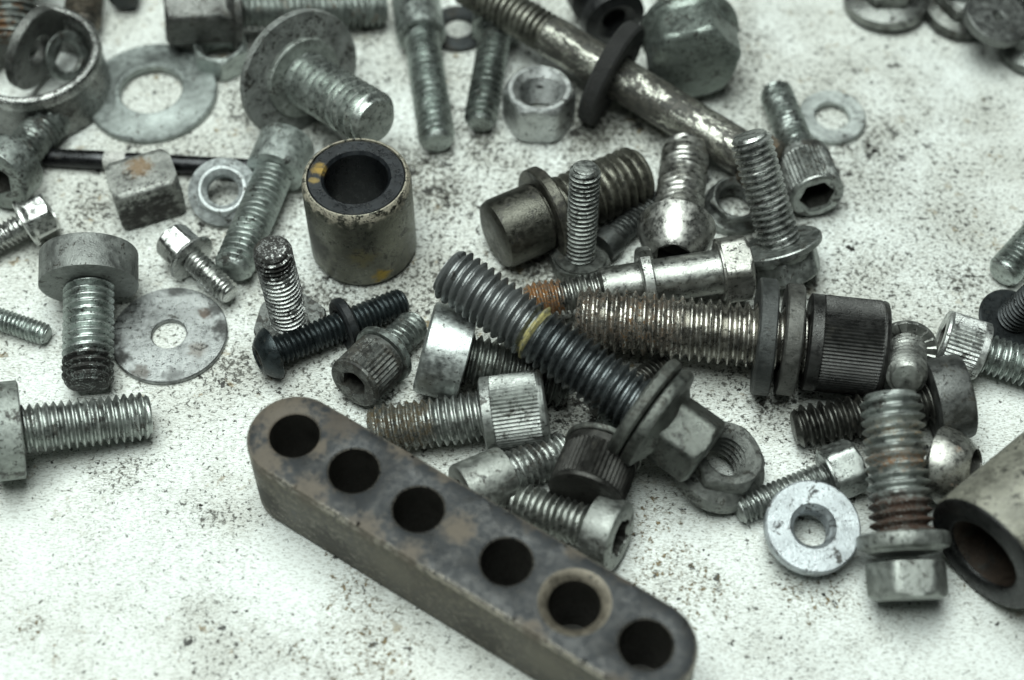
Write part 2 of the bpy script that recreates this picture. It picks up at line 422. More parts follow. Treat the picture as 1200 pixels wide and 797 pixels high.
# ------------------------------------------------------------------ drilled bar
def drilled_bar():
    H = 17.0
    holes = [(345, 510), (414, 552), (489, 598), (594, 657), (675, 703), (757, 755)]
    pts = [P(*h, H) for h in holes]
    a, b = pts[0], pts[-1]; u = (b-a); u.z = 0; LL = u.length; u.normalize()
    xs = [(p-a).dot(u) for p in pts]
    W = 59/scale_at((a+b)/2); rh = 31.0/scale_at((a+b)/2)
    base = Vector((a.x, a.y, 0)); ang = math.atan2(u.y, u.x)
    bar = thing('drilled_bar', 'long dark steel bar with rounded ends and six drilled holes', 'steel bar', base, Quaternion((0, 0, 1), ang))
    BRN = (.075, .062, .049); BR2 = (.125, .104, .081)
    mb = metal((.018, .0205, .023), .40, .05, 0, .12, .16, fine=.25, spec=.30, patches=[(xs[0]-4, 2, H, 6.5, BR2, .8), (xs[0]-1, -6.5, H, 4.5, BR2, .8), (xs[0]+5, 6.2, H, 4, BRN), (xs[0]+4.6, 0, H, 2.2, BR2, .8), (xs[0]+8, -7.5, H, 4, BR2), ((xs[2]+xs[3])/2-1, .5, H, 3.2, BR2, .9),
         ((xs[2]+xs[3])/2-5, -8, H, 3.5, BR2), (xs[4]-3, -8.5, H, 3.5, BR2), (xs[1]+8, -8, H, 4, BR2), (xs[1]+4, 8.3, H, 3, BR2), (xs[3], 8.8, H, 3, BRN), (xs[3]+8, 8.8, H, 3, BR2), (xs[4]+4, 9, H, 3, BRN), (xs[2], 8.6, H, 3, BR2), (xs[2]-6, 8.6, H, 3, BRN), (xs[5], -8.5, H, 3, BRN), (xs[0]-2, -8.2, 6, 5, (.03, .027, .022), .8), (xs[0]+12, -8.4, 4, 6, (.035, .031, .025), .7), (xs[2], -8.4, 9, 5, (.19, .175, .14), .6), (xs[3], -8.4, 5, 6, (.035, .031, .025), .6), (xs[4], -8.4, 9, 5, (.18, .165, .13), .6)],
         bands=[(-1, H-1.3, (.085, .076, .058), .75, .2, .55, .8), (-1, H-1.3, (.16, .145, .11), .46, .6, .38, .8), (H-1.7, H-.15, (.34, .31, .26), .60, .85, .30)])
    mbore = metal((.055, .052, .045), .45, .05, .0, .15, .2)
    mcs = metal((.22, .195, .155), .45, .25, .05, .6, .3)
    bv = .75
    cells = []
    edges = [-W]+[(xs[i]+xs[i+1])/2 for i in range(5)]+[xs[-1]+W]
    vsl, fs = [], []
    def add(p): vsl.append(p); return len(vsl)-1
    for ci, cx in enumerate(xs):
        x0, x1 = edges[ci], edges[ci+1]
        th = [TAU*i/72 for i in range(72)]
        cor = []
        for xx, ok in ((x0, ci > 0), (x1, ci < 5)):
            if ok:
                for yy in (-W, W, -W+bv, W-bv): cor.append(math.atan2(yy, xx-cx) % TAU)
        th = sorted(set([round(q, 9) for q in th+cor]))
        def bound(t, w, inset=0):
            c, s = math.cos(t), math.sin(t); best = 1e9; outer = True
            if abs(s) > 1e-9:
                q = w/abs(s); xx = cx+q*c
                best = q
            if c < 0:
                if ci > 0:
                    q = (x0-cx)/c
                    if q <= best+1e-9: 
                        outer = q > best-1e-6; best = q
                else:
                    best = w; outer = True
            if c > 0:
                if ci < 5:
                    q = (x1-cx)/c
                    if q <= best+1e-9:
                        outer = q > best-1e-6; best = q
                else: best = w; outer = True
            return best, outer
        cs = 1.55 if ci == 4 else .35
        cols = []
        for t in th:
            c, s = math.cos(t), math.sin(t)
            q1, o1 = bound(t, W-bv); q2, o2 = bound(t, W)
            wob = 1
            p = lambda r, z: add((cx+r*c, r*s, z))
            cidx = [p(rh*wob, .0), p(rh*wob, H-cs*.7), p(rh*wob+cs*.45, H-cs*.2), p(rh*wob+cs, H), p(q1, H)]
            if o2: cidx += [p(q2-bv*.3, H-bv*.3), p(q2, H-bv), p(q2, bv), p(q2-bv*.6, 0)]
            cols.append((cidx, o2))
        bvv, bff = loft([(.4, rh), (H-cs*.7, rh*1.001)], 48, True, False); mesh('bore', [(x+cx, y, z) for x, y, z in bvv], bff, mbore, bar)
        if ci == 4:
            bvv, bff = loft([(H-cs*.7, rh), (H-cs*.2, rh+cs*.45), (H, rh+cs)], 72, False, False); mesh('countersink', [(x+cx, y, z) for x, y, z in bvv], bff, mcs, bar)
        n = len(th)
        for i in range(n):
            (ca, oa), (cb, ob) = cols[i], cols[(i+1) % n]
            m = 9 if (oa and ob) else 5
            mid = (th[i]+((th[(i+1) % n]-th[i]) % TAU)/2)
            _, om = bound(mid, W)
            if not om: m = 5
            if oa != ob:
                co, cn = (ca, cb) if oa else (cb, ca)
                fs += [(co[4], cn[4], co[5]), (co[5], cn[4], co[6])]
            for j in range(3 if ci == 4 else 1, m-1): fs.append((ca[j], cb[j], cb[j+1], ca[j+1]))
    mesh('body', vsl, fs, mb, bar, sharp=40)
drilled_bar()

# ------------------------------------------------------------------ spacer sleeve
def sleeve():
    H = 20.0; c = P(417, 207, H); sc = scale_at(c); Ro = 65/sc; ri = 38/sc
    t = thing('spacer_sleeve', 'thick grey-green steel sleeve standing upright with black rubber ring inside its mouth', 'sleeve', Vector((c.x, c.y, 0)), Quaternion((0, 0, 1), 0))
    m = metal((.19, .19, .155), .36, .30, .05, .85, .3, patches=[(4.2, -Ro, 3.0, 2.2, (.50, .34, .04), 1.0), (1, -Ro, 9, 3.0, (.26, .22, .09), .6), (-8, -6, 8, 5, (.05, .047, .04))],
              bands=[(H-1.1, H+1, (.36, .33, .26), .66)])
    rings = [(0, Ro-1.2), (.6, Ro-.3), (1.4, Ro), (H-1.7, Ro), (H-.5, Ro-.28), (H, Ro-.75), (H, Ro-1.0), (H-.6, Ro-1.1), (1, Ro-1.1)]
    v, f = loft(rings, 80, wrap=True); mesh('shell', v, f, m, t)
    m2 = metal((.016, .019, .022), .34, .10, 0, .3, .2, patches=[(-ri-.8, 1.8, H, 1.7, (.36, .23, .04), .8), (-ri-1.6, -.9, H, 1.1, (.30, .21, .06), .7)])
    rings = [(.5, Ro-1.12), (H-.3, Ro-1.12), (H-.1, Ro-1.35), (H-.15, ri+.5), (H-.7, ri), (.5, ri)]
    v, f = loft(rings, 80, wrap=True); mesh('liner', v, f, m2, t)
sleeve()

# ------------------------------------------------------------------ pieces of the heap
def nrm(ax, ay, az=1): return Vector((ax, ay, az)).normalized()
tocam = lambda c, z=5: (CAM-P(*c, z)).normalized()

# --- left edge and top left
def top_left():
    # shiny collar
    c = (35, 60); z = 12; p = P(*c, z); sc = scale_at(p)
    Ro = 82/sc
    t = thing('pipe_collar', 'bright worn steel pipe collar with a rolled rim and parts lying inside', 'collar', Vector((p.x, p.y, .02)), Quaternion((0, 0, 1), 0))
    v, f = loft([(0, Ro-.6), (.6, Ro), (z-2.9, Ro*.97), (z-2.9, Ro-2.0), (.4, Ro-2.0)], 88, wrap=True); mesh('band', v, f, metal((.20, .205, .195), .24, .38, .05, .97, .3), t)  # wall's shade put into its base colour, darker than the rim's steel
    v, f = loft([(z-2.88, Ro*.97), (z-2.5, Ro*1.0), (z-.8, Ro*1.0), (z-.2, Ro-.4), (z, Ro-1.0), (z-.2, Ro-1.6), (z-.8, Ro-1.95), (z-2.88, Ro-1.95)], 88, wrap=True); mesh('rim', v, f, metal((.52, .53, .51), .22, .34, .03, .97, .4), t)
    # washer leaning inside the collar
    v, f = ring_washer(3.2, 8.6, 2.0); flat_thing('washer', 'dark grey thick washer leaning inside the pipe collar', 'washer', (36, 54), 10.6, (.86, -.40, -.12), v, f, metal(GREY, .5, .35))
    v, f = ring_washer(3.0, 5.0, 1.2); flat_thing('washer', 'small narrow ring washer tipped up inside the pipe collar', 'washer', (76, 66), 5.0, (.75, -.5, .45), v, f, metal(ZINC_D, .4, .4))
    bolt('stud_bolt', 'thick rusty yellow-brown bolt leaning over the rim of the pipe collar', 'bolt', (20, -78), (12, 48), 56, ('round', dict(dia=74, h=40)), zA=20, zB=8.5, mat=metal(ZINC_D, .45, .35, .75, .6))
    bolt('socket_screw', 'dark brown bolt lying behind the pipe collar beside the wide washer', 'bolt', (104, -60), (96, 32), 44, ('round', dict(dia=66, h=40)), mat=metal(BROWN, .5, .6, .3, .5))
    bolt('socket_screw', 'blackened stubby cap screw tip beyond the wide lipped washer', 'bolt', (150, -50), (144, 4), 36, ('round', dict(dia=60, h=30)), mat=metal(BLACK, .5, .5, 0, .5))
    # wide cup washer
    c = (179, 112); p = P(*c, 1); sc = scale_at(p)
    v, f = ring_washer(36.5/sc, 76/sc, 1.5, ch=.3, lip=.55)
    flat_thing('cup_washer', 'wide pale zinc washer with a raised lip round its hole', 'washer', c, .25, (.0, -.03, 1), v, f, metal((.36, .395, .38), .5, .22, 0, .7, .15))
    # black rod
    pa, pb = P(50, 184, 1.9), P(296, 197, 1.9); u = pb-pa; L = u.length; r = 1.85
    t = thing('drive_pin', 'slim black rod with a bright worn band lying behind the tall square nut', 'rod', pa, frame(u.normalized()))
    v, f = loft([(0, r*.6), (.5, r*.92), (9, r), (L*.33, r), (L*.335, r*.95), (L-1, r*.95), (L, r*.7)], 32)
    m = metal((.035, .036, .038), .30, .10, 0, .8, .12, bands=[(L*.30, L*.40, (.50, .50, .47), 1)]); mesh('rod', v, f, m, t)
    # left edge: round socket head with thread pointing away under the collar
    bolt('socket_screw', 'zinc cap screw at the foot of the pipe collar, round socketed head outward', 'screw', (14, 190), (66, 136), 46, ('round', dict(dia=84, socket='hex', sr=22, depth=.6)), H=(-6, 212), mat=metal(ZINC_D, .38, .45))
    # shiny small flanged screw
    bolt('flange_screw', 'bright chromed small hex screw with captive washer and dished head', 'screw', (29, 263), (-45, 303), 32, ('hex', dict(af=46, fl=60, ft=6, cone=.8, dish=1.2)), H=(60, 246), mat=metal((.64, .65, .63), .30, .10, 0, .95, .05, fine=.4), spin=.3)
    # big square-shouldered nut lying on a flat
    pa, pb = P(133, 234, 4.6), P(208, 212, 4.6); u = pb-pa; L = u.length
    v, f = nut_mesh(9.7, L, 3.2, 1.25, ch=.13, sides=4)
    o = mesh('square_nut', v, f, metal((.38, .39, .365), .42, .32, .06, .75, .4, patches=[(*(frame(u.normalized()).inverted() @ (P(163, 196, 9.7)-Vector((pa.x, pa.y, 4.9)))), 3.0, (.19, .10, .028), .75), (*(frame(u.normalized()).inverted() @ (P(155, 246, 3.6)-Vector((pa.x, pa.y, 4.9)))), 6.5, (.010, .008, .006), 1.0), (*(frame(u.normalized()).inverted() @ (P(186, 238, 3.6)-Vector((pa.x, pa.y, 4.9)))), 6.5, (.010, .008, .006), 1.0)]), None, 38, pa, frame(u.normalized(), R(0))); tagged(o, 'tall square nut lying on its side with rust on top and one blackened face', 'nut')
    o.location.z = 4.9*MM
    # serrated flange nut
    c = (263, 227); sc = scale_at(P(*c, 3))
    n = (.05, -.42, .9)
    v, f = nut_mesh(58/sc, 3.6, 20/sc, 1.0, Rf=41/sc, ft=1.6)
    flat_thing('flange_nut', 'whitish zinc flange nut tilted against the slim black rod', 'nut', c, 2.6, n, v, f, metal(WHITEZ, .45, .30, 0, .6, .4))
    # cap screw
    bolt('socket_screw', 'long zinc cap screw beside the sleeve with its thread toward the bright flanged screw', 'screw', (321, 204), (272, 318), 47, ('round', dict(dia=68, ch=1.0)), H=(340, 165), mat=metal(ZINC, .40, .30, 0, .8, .3), zB=4.6)
    bolt('flange_screw', 'small bright hex screw with captive washer resting on the thin rusty washer', 'screw', (226, 304), (270, 346), 30, ('hex', dict(af=42, fl=62, ft=5, cone=.7)), H=(196, 282), mat=metal((.64, .65, .63), .30, .10, 0, .95, .05, fine=.4), zB=3.6, spin=.75)
    # thin wide washer
    c = (199, 395); sc = scale_at(P(*c, 0)); v, f = ring_washer(20/sc, 68/sc, 1.0)
    flat_thing('penny_washer', 'thin wide flat washer with small hole, rust streaks and black stains', 'washer', c, .05, (.0, .0, 1), v, f,
               metal((.37, .385, .38), .38, .26, .05, .85, .2, patches=[(-5.5, 3.5, 1, 2.0, (.12, .085, .055), .45), (-6, -4.5, 1, 1.4, (.08, .045, .025), .8), (4, 8.2, 1, 1.8, (.07, .05, .035), .6), (8.2, 5.4, 1, 2.6, GRIME, .95), (-9.5, -1, 1, 2.6, GRIME, .9), (-8, -5.5, 1, 2.2, GRIME, .7), (9.6, 1.5, 1, 1.8, GRIME, .9), (0, -9.8, 1, 2, GRIME, .7), (-2, 9, 1, 2.4, GRIME, .5)]))
    # disc headed bolt
    bolt('disc_head_bolt', 'zinc bolt with thick round smooth head and blackened tip', 'bolt', (104, 336), (103, 452), 60, ('round', dict(dia=114, ch=.5)), H=(104, 296), mat=metal(ZINC, .36, .28, 0, .85, .25, bands=[(13.6, 30, GRIME, .74)]), hmat=metal((.30, .315, .30), .50, .32, 0, .7, .35))
    bolt('set_screw', 'little zinc screw with blunt tip lying apart near the zinc disc headed bolt', 'screw', (-24, 366), (56, 393), 27, ('round', dict(dia=40, h=14)), mat=metal(ZINC, .34, .2))
    bolt('hex_bolt', 'zinc bolt with flat dirty head, its greasy thread touching the blackened tip', 'bolt', (26, 503), (176, 487), 58, ('round', dict(dia=116, ch=.5)), H=(-14, 508), mat=metal((.47, .50, .475), .36, .36, 0, .85, .25), hmat=metal((.40, .43, .40), .5, .45, .05, .6, .4))
    # standing hex bolt
    bolt('hex_bolt', 'hex bolt standing on its head with blackened thread end up', 'bolt', (339, 374), (318, 290), 46, ('hex', dict(af=78, h=26)), zA=5.2, zB=25.5, mat=metal(BRIGHT, .30, .28, 0, .9, .2, bands=[(15.5, 40, GRIME, .72)]), hmat=metal((.20, .21, .20), .40, .50), spin=.6)
    t, pa, u, sc, L = bolt('button_screw', 'black button head screw lying beside the standing hex bolt', 'screw', (321, 413), (474, 353), 36, ('round', dict(dia=64, dome=1, socket='hex', sr=13)), H=(302, 421), mat=metal((.035, .045, .048), .33, .12, 0, .6, .2))
    v, f = ring_washer(18.6/sc, 33/sc, 2.0, ch=.4)
    q = P(398, 383, 3.4); o = mesh('washer', v, f, metal((.014, .017, .019), .5, .15, 0, .3, .3), None, 38, q, frame(u)); tagged(o, 'black rubber washer threaded on the black button head screw', 'washer')
    s = (q-pa).dot(u); o.location = (pa+u*s)*MM
    bolt('socket_screw', 'greasy black cap screw with knurled head and hex socket beside the drilled bar', 'screw', (447, 418), (488, 378), 40, ('round', dict(dia=66, knurl=36, socket='hex', sr=17, depth=.6)), H=(415, 452), mat=metal(ZINC_D, .42, .40), hmat=metal((.17, .175, .165), .42, .75, 0, .6, .4), extras=[(0, 76, 9, metal(ZINC_D, .42, .5))])
top_left()

# --- top middle
def top_middle():
    bolt('flange_bolt', 'dirty grey hex flange bolt with rusty thread behind the large flanged bolt', 'bolt', (282, 12), (452, 8), 48, ('hex', dict(af=70, fl=92, ft=10)), H=(192, 4), mat=metal(ZINC_D, .42, .35, .45), hmat=metal((.16, .163, .155), .45, .45))
    c = (262, 74); p = P(*c, 0)
    v, f = nut_mesh(10.5, 6.0, 3.9, 1.25); flat_thing('hex_nut', 'zinc hex nut behind the large flanged bolt under the dirty grey hex bolt', 'nut', c, .02, (0, 0, 1), v, f, metal(ZINC, .4, .3), .2)
    # big flanged bolt facing us
    bolt('flange_bolt', 'large pale bolt with wide crusty double flange, thread rising beside the sleeve', 'bolt', (358, 92), (441, 143), 68, ('hex', dict(af=80, fl=98, ft=9, h=40)), zA=11.0, zB=16.5, pitch=1.9,
         mat=metal((.52, .56, .53), .34, .16, 0, .8, .15, bands=[(12, 40, (.42, .43, .40), .35, .5, .5)]), hmat=metal((.40, .43, .40), .48, .36, .04, .65, .4), extras=())
    t = col.objects['flange_bolt.001']
    v, f = ring_washer(6.0, 13.2, 1.6); v = [(x, y, z-2.8) for x, y, z in v]; mesh('washer', v, f, metal((.32, .335, .32), .55, .45, .05, .5, .6), t)
    bolt('socket_screw', 'long zinc cap screw with a collar under its head and clean flat tip', 'screw', (494, 44), (513, 168), 43, ('round', dict(dia=58, fl=56, ft=8, cone=.2)), H=(487, -2), pitch=1.5, mat=metal(ZINC, .34, .22))
    bolt('hex_bolt', 'short zinc bolt half under the long shiny rod beside the hex nut', 'bolt', (580, 42), (562, 146), 39, ('hex', dict(af=56, fl=44, ft=6, cone=.2)), H=(586, 12), pitch=1.5, mat=metal(ZINC_D, .30, .3))
    v, f = ring_washer(3, 6.4, 1.2); flat_thing('washer', 'dark flat washer on the bench between the two zinc screws', 'washer', (537, 36), .05, (0, 0, 1), v, f, metal(BLACK, .6, .5, 0, .4))
    # hex nut
    c = (632, 103); z = 9.4; p = P(*c, z); sc = scale_at(p); v, f = nut_mesh(77/sc, z-.05, 26/sc, 1.0, ch=.12)
    o = mesh('hex_nut', v, f, metal((.56, .58, .57), .38, .24, .22, .8, .3), None, 38, Vector((p.x, p.y, .03)), Quaternion((0, 0, 1), R(28))); tagged(o, 'clean bright hex nut sitting flat with reddish stains below the long rod', 'nut')
    # long rod
    pa, pb = P(540, -22, 11.5), P(880, 186, 6.0); u = pb-pa; L = u.length; u.normalize(); sc = scale_at((pa+pb)/2); r = 25/sc
    t = thing('threaded_rod', 'long oily shiny steel rod with threaded far end', 'rod', pb, frame(-u))
    m = metal((.70, .70, .62), .24, .80, .10, .95, .35, dscale=.34, dz=.32)
    s0 = (P(645, 40, 9)-pb).length
    v, f = loft([(0, r*.8), (.8, r), (s0-.4, r), (s0, r*.95)], 48); mesh('shank', v, f, m, t)
    v, f = thread_mesh(r*1.0, L, 1.35, s0, 40); mesh('thread', v, f, metal((.30, .30, .26), .42, .4, .2), t)
    v, f = loft([(-4.6, r*.9), (-3.9, r*1.35), (-.6, r*1.4), (0, r*1.2)], 48); mesh('end_cap', v, f, metal((.22, .18, .135), .55, .5, .3, .5), t)
    # rubber ring round the rod
    s = (P(716, 84, 9.0)-pb).dot(-u)
    v, f = loft([(0, r*1.2), (.4, r*1.12), (3.0, r*1.12), (3.4, r*1.2), (3.4, 10.4), (2.9, 10.9), (.5, 10.9), (0, 10.4)], 72, wrap=True)
    q = pb+(-u)*(s-1.9); o = mesh('rubber_ring', v, f, metal((.017, .017, .0165), .66, .10, 0, .0, .9), None, 38, q, frame((-u+Vector((-.20, -.06, 0.10))).normalized())); tagged(o, 'thick black rubber ring hung on the long shiny rod', 'rubber ring')
    # big hex flange bolt and a black bush behind
    bolt('flange_bolt', 'big greenish zinc hex flange bolt with head end outward behind the long rod', 'bolt', (807, 34), (780, -120), 60, ('hex', dict(af=96, fl=116, ft=9)), H=(823, 76), mat=metal(ZINC_D, .4, .3), hmat=metal((.27, .305, .28), .40, .32, .04, .75, .3), zA=9.8, spin=.30)
    v, f = loft([(0, 4.2), (.5, 6.5), (3, 6.8), (3.4, 5.0), (7, 4.6), (7.5, 6.6), (11, 6.6), (11.5, 6), (11.5, 2.6), (1, 2.6)], 56, wrap=True)
    flat_thing('rubber_bush', 'black grooved rubber bush between the long rod and the big flange bolt', 'bush', (738, -2), 6.8, (-.35, .93, .0), v, f, metal((.013, .014, .015), .42, .1, 0, .1, .2))
    q = P(722, 26, 6.8); col.objects['rubber_bush'].location = q*MM
    # top right cluster
    for (c, af, rf, rh, n, lab, mm, z) in (((1038, 6), 56, 50, 24, (-.05, .1, 1), 'grey flange nut lying apart from the heap beside two ring nuts', metal((.27, .28, .265), .34, .40), 0),
                                       ((1124, 18), 58, 44, 27, (.1, .0, 1), 'dark ring nut with a grey disc resting on its edge', metal((.15, .155, .145), .35, .4), 0),
                                       ((1212, 62), 50, 42, 22, (-.1, .1, 1), 'zinc flange nut past the ring nut carrying the grey disc', metal((.27, .285, .27), .35, .4), 0)):
        sc = scale_at(P(*c, 3)); v, f = nut_mesh(af/sc*1.15, 6.5, rh/sc, 1.1, Rf=rf/sc, ft=2.2); flat_thing('flange_nut', lab, 'nut', c, .6, n, v, f, mm)
    sc = scale_at(P(1162, 30, 5)); v, f = ring_washer(1.2, 38/sc, 2.2); flat_thing('washer', 'thick grey disc washer resting on the dark ring nut', 'washer', (1164, 26), 8.3, (.20, -.12, 1), v, f, metal((.24, .25, .24), .5, .3))
    bolt('socket_screw', 'dark bolt lying behind the ring nuts', 'bolt', (1150, -30), (1215, 8), 44, ('round', dict(dia=62, h=30)), mat=metal((.3, .31, .3), .3, .4))
    # pale washer
    c = (974, 141); sc = scale_at(P(*c, 0)); v, f = ring_washer(20/sc, 39/sc, 1.6, ch=.3)
    flat_thing('washer', 'pale whitish zinc washer lying alone beside the upright cap screw', 'washer', c, .25, (0, -.06, 1), v, f, metal((.56, .60, .58), .5, .25, 0, .6, .3))
top_middle()

# --- middle
def middle():
    bolt('socket_screw', 'zinc cap screw with hex socket outward beside the pale whitish washer', 'screw', (940, 186), (908, 106), 40, ('round', dict(dia=64, knurl=40, socket='hex', sr=21, depth=.55)), H=(955, 232), mat=metal(ZINC, .32, .25), hmat=metal((.42, .44, .42), .42, .45), spin=.3)
    c = (858, 248); sc = scale_at(P(*c, 2)); v, f = nut_mesh(58/sc, 5.0, 23/sc, 1.1, Rf=36/sc, ft=2)
    flat_thing('flange_nut', 'dark dirty ring nut lying behind the leaning flange bolt', 'nut', c, .5, (.1, -.12, 1), v, f, metal((.30, .315, .30), .4, .42))
    # leaning flange bolt
    bolt('flange_bolt', 'zinc flange bolt standing on its hex head and leaning on the long rod', 'bolt', (914, 284), (878, 158), 50, ('hex', dict(af=74, fl=98, ft=9)), H=(925, 325), zA=7.5, zB=24.0, mat=metal((.55, .57, .55), .30, .28, .05), hmat=metal((.42, .445, .425), .42, .35, .1), spin=.4)
    # dark round headed bolt with washer
    t, pa, u, sc, L = bolt('round_head_bolt', 'dark dirty bolt with thick plain cylinder head lying behind the little standing bolt', 'bolt', (632, 254), (752, 203), 74, ('round', dict(dia=84, ch=1.5)), H=(577, 274), mat=metal((.20, .197, .165), .42, .45, .12), hmat=metal((.105, .104, .088), .40, .42, .04), zB=6.4)
    v, f = ring_washer(38.5/sc, 57/sc, 2.4, ch=.3); o = mesh('washer', v, f, metal((.15, .147, .125), .42, .5), None, 38, pa+u*.35, frame(u)); tagged(o, 'thick dark washer on the neck of the plain cylinder head bolt', 'washer')
    bolt('hex_bolt', 'little zinc hex bolt standing on its head in front of the dark cylinder head bolt', 'bolt', (680, 300), (686, 196), 37, ('hex', dict(af=66, h=18)), zA=4.0, zB=24, mat=metal((.40, .42, .40), .42, .38), hmat=metal((.20, .21, .195), .42, .42), spin=.3)
    bolt('socket_screw', 'small black screw lying between the dark bolt and the domed button bolt', 'screw', (719, 279), (772, 234), 31, ('round', dict(dia=38, ch=.5)), H=(704, 292), mat=metal((.07, .075, .072), .4, .3, 0, .6))
    bolt('button_screw', 'bright stainless button head bolt with domed head outward', 'screw', (793, 266), (804, 172), 58, ('round', dict(dia=92, dome=1, socket='hex', sr=21, depth=.5)), H=(788, 303), mat=metal((.62, .62, .585), .36, .24, .0, .95, .10, fine=.6), zB=4.9)
    # shoulder pin
    t, pa, u, sc, L = bolt('shoulder_bolt', 'grey shoulder bolt with hex head and smooth shank lying behind the big black socket bolt', 'bolt', (842, 318), (616, 354), 44, ('hex', dict(af=74, h=36)), zA=8.0, zB=6.5, plain=.62, plain_d=52,
         mat=metal((.40, .41, .385), .36, .26, .0, .9, .2, bands=[(29, 60, RUST, .62)]), hmat=metal((.42, .42, .39), .38, .32), spin=.3)
    v, f = ring_washer(29/sc, 43/sc, 2.1, arc=R(345), hel=.5, ch=.25); o = mesh('spring_washer', v, f, metal((.42, .43, .41), .36, .3), None, 38, pa, frame(u, 2.0)); tagged(o, 'grey split spring washer loose on the shoulder bolt shank', 'washer')
    o.location = (pa+u*((P(764, 326, 7.2)-pa).dot(u)) + Vector((0, 0, -.1)))*MM
    # big black socket bolt
    t, pa, u, sc, L = bolt('socket_bolt', 'big socket bolt with black knurled head and bare brownish steel thread', 'bolt', (944, 400), (676, 371), 76, ('round', dict(dia=114, knurl=84, ch=.8, socket='hex', sr=34, depth=.5)), H=(1036, 411), zA=9.6, zB=9.2,
         mat=metal((.47, .455, .415), .28, .34, .0, .92, .2, bands=[(22, 50, (.060, .036, .018), .50), (27, 33, (.17, .085, .022), .36)]), hmat=metal((.062, .062, .060), .40, .16, 0, .75, .3), seg=56)
    m = metal((.085, .09, .088), .5, .2, 0, .6, .4)
    v, f = ring_washer(40/sc, 69/sc, 3.1, arc=R(350), hel=1.0, ch=.3); o = mesh('spring_washer', v, f, m, None, 38, pa+u*5.0, frame(u, 3.6)); tagged(o, 'black split spring washer on the big socket bolt, next to its thread', 'washer')
    v, f = ring_washer(40/sc, 66/sc, 3.0, ch=.3); o = mesh('washer', v, f, metal((.13, .13, .12), .48, .35, .0, .6, .4), None, 38, pa+u*1.2, frame(u)); tagged(o, 'thick dark washer against the head of the big socket bolt', 'washer')
    # long flange bolt
    t, pa, u, sc, L = bolt('flange_bolt', 'long dark threaded flange bolt with yellow painted ring lying across the heap', 'bolt', (764, 487), (524, 317), 70, ('hex', dict(af=80, fl=136, ft=15, cone=1.6)), H=(828, 531), zA=14.0, zB=21.5,
         mat=metal((.135, .15, .155), .36, .22, 0, .8, .25, bands=[(23.3, 24.5, (.36, .32, .13), 1), (25.0, 60, (.19, .20, .20), .985, .7, .36)]), hmat=metal((.165, .175, .16), .38, .38, 0, .75, .4), spin=.25, seg=48)
    v, f = ring_washer(5.9, 70/sc, 2.2, ch=.45); v = [(x, y, z+.45) for x, y, z in v]; mesh('washer', v, f, metal((.16, .168, .153), .42, .42, 0, .7, .5), t)
    # low head zinc bolt
    bolt('disc_head_bolt', 'zinc bolt with low smooth disc head, thread passing under the long flange bolt', 'bolt', (547, 419), (668, 451), 60, ('round', dict(dia=110, ch=.9)), H=(496, 408), mat=metal((.34, .36, .335), .42, .48, .15), hmat=metal((.55, .585, .57), .40, .20, 0, .8, .15))
    # knurled cap screw
    bolt('socket_screw', 'zinc knurled cap screw with brown stained thread end lying against the drilled bar', 'screw', (566, 487), (434, 505), 60, ('round', dict(dia=90, knurl=60, ch=.8)), H=(640, 474), mat=metal((.40, .42, .40), .36, .32, .0, .85, .25, bands=[(9, 40, (.070, .052, .026), .60)]), hmat=metal((.42, .44, .42), .50, .40))
    bolt('round_head_bolt', 'stubby grey bolt with plain round head and dark greasy end face beside the drilled bar', 'bolt', (594, 556), (664, 527), 52, ('round', dict(dia=70, ch=.6, socket='hex', sr=17, depth=.5)), H=(533, 562), mat=metal((.42, .44, .42), .35, .45), hmat=metal((.36, .375, .35), .5, .38))
    bolt('socket_screw', 'dark brown knurled cap screw with zinc thread pointing under the long flange bolt', 'screw', (706, 530), (730, 470), 42, ('round', dict(dia=90, knurl=50, ch=.8)), H=(678, 582), mat=metal(ZINC_D, .38, .3), hmat=metal((.055, .054, .05), .42, .35, 0, .7), zA=8.0, zB=7.5, extras=[(0, 94, 8, metal((.22, .23, .21), .45, .45))])
    bolt('torx_screw', 'grey pan head bolt with star shaped socket behind the drilled bar', 'screw', (694, 619), (604, 588), 52, ('round', dict(dia=86, ch=.8, socket='torx', sr=22, depth=.5)), H=(728, 629), mat=metal((.36, .375, .35), .38, .40, .05), hmat=metal((.34, .355, .335), .46, .34))
    bolt('set_screw', 'black threaded stud end poking out behind the long flange bolt', 'screw', (705, 476), (782, 424), 30, ('round', dict(dia=36, h=10)), mat=metal((.10, .10, .09), .4, .4), zA=3.2, zB=3.0)
    # nut under the long bolt head
    c = (836, 553); sc = scale_at(P(*c, 4)); v, f = nut_mesh(86/sc, 6.8, 27/sc, 1.25, Rf=56/sc, ft=3)
    flat_thing('flange_nut', 'dark grey round nut tilted under the head of the long flange bolt', 'nut', c, 2.4, (.28, -.02, 1), v, f, metal((.22, .23, .215), .45, .42, 0, .6, .4))
middle()

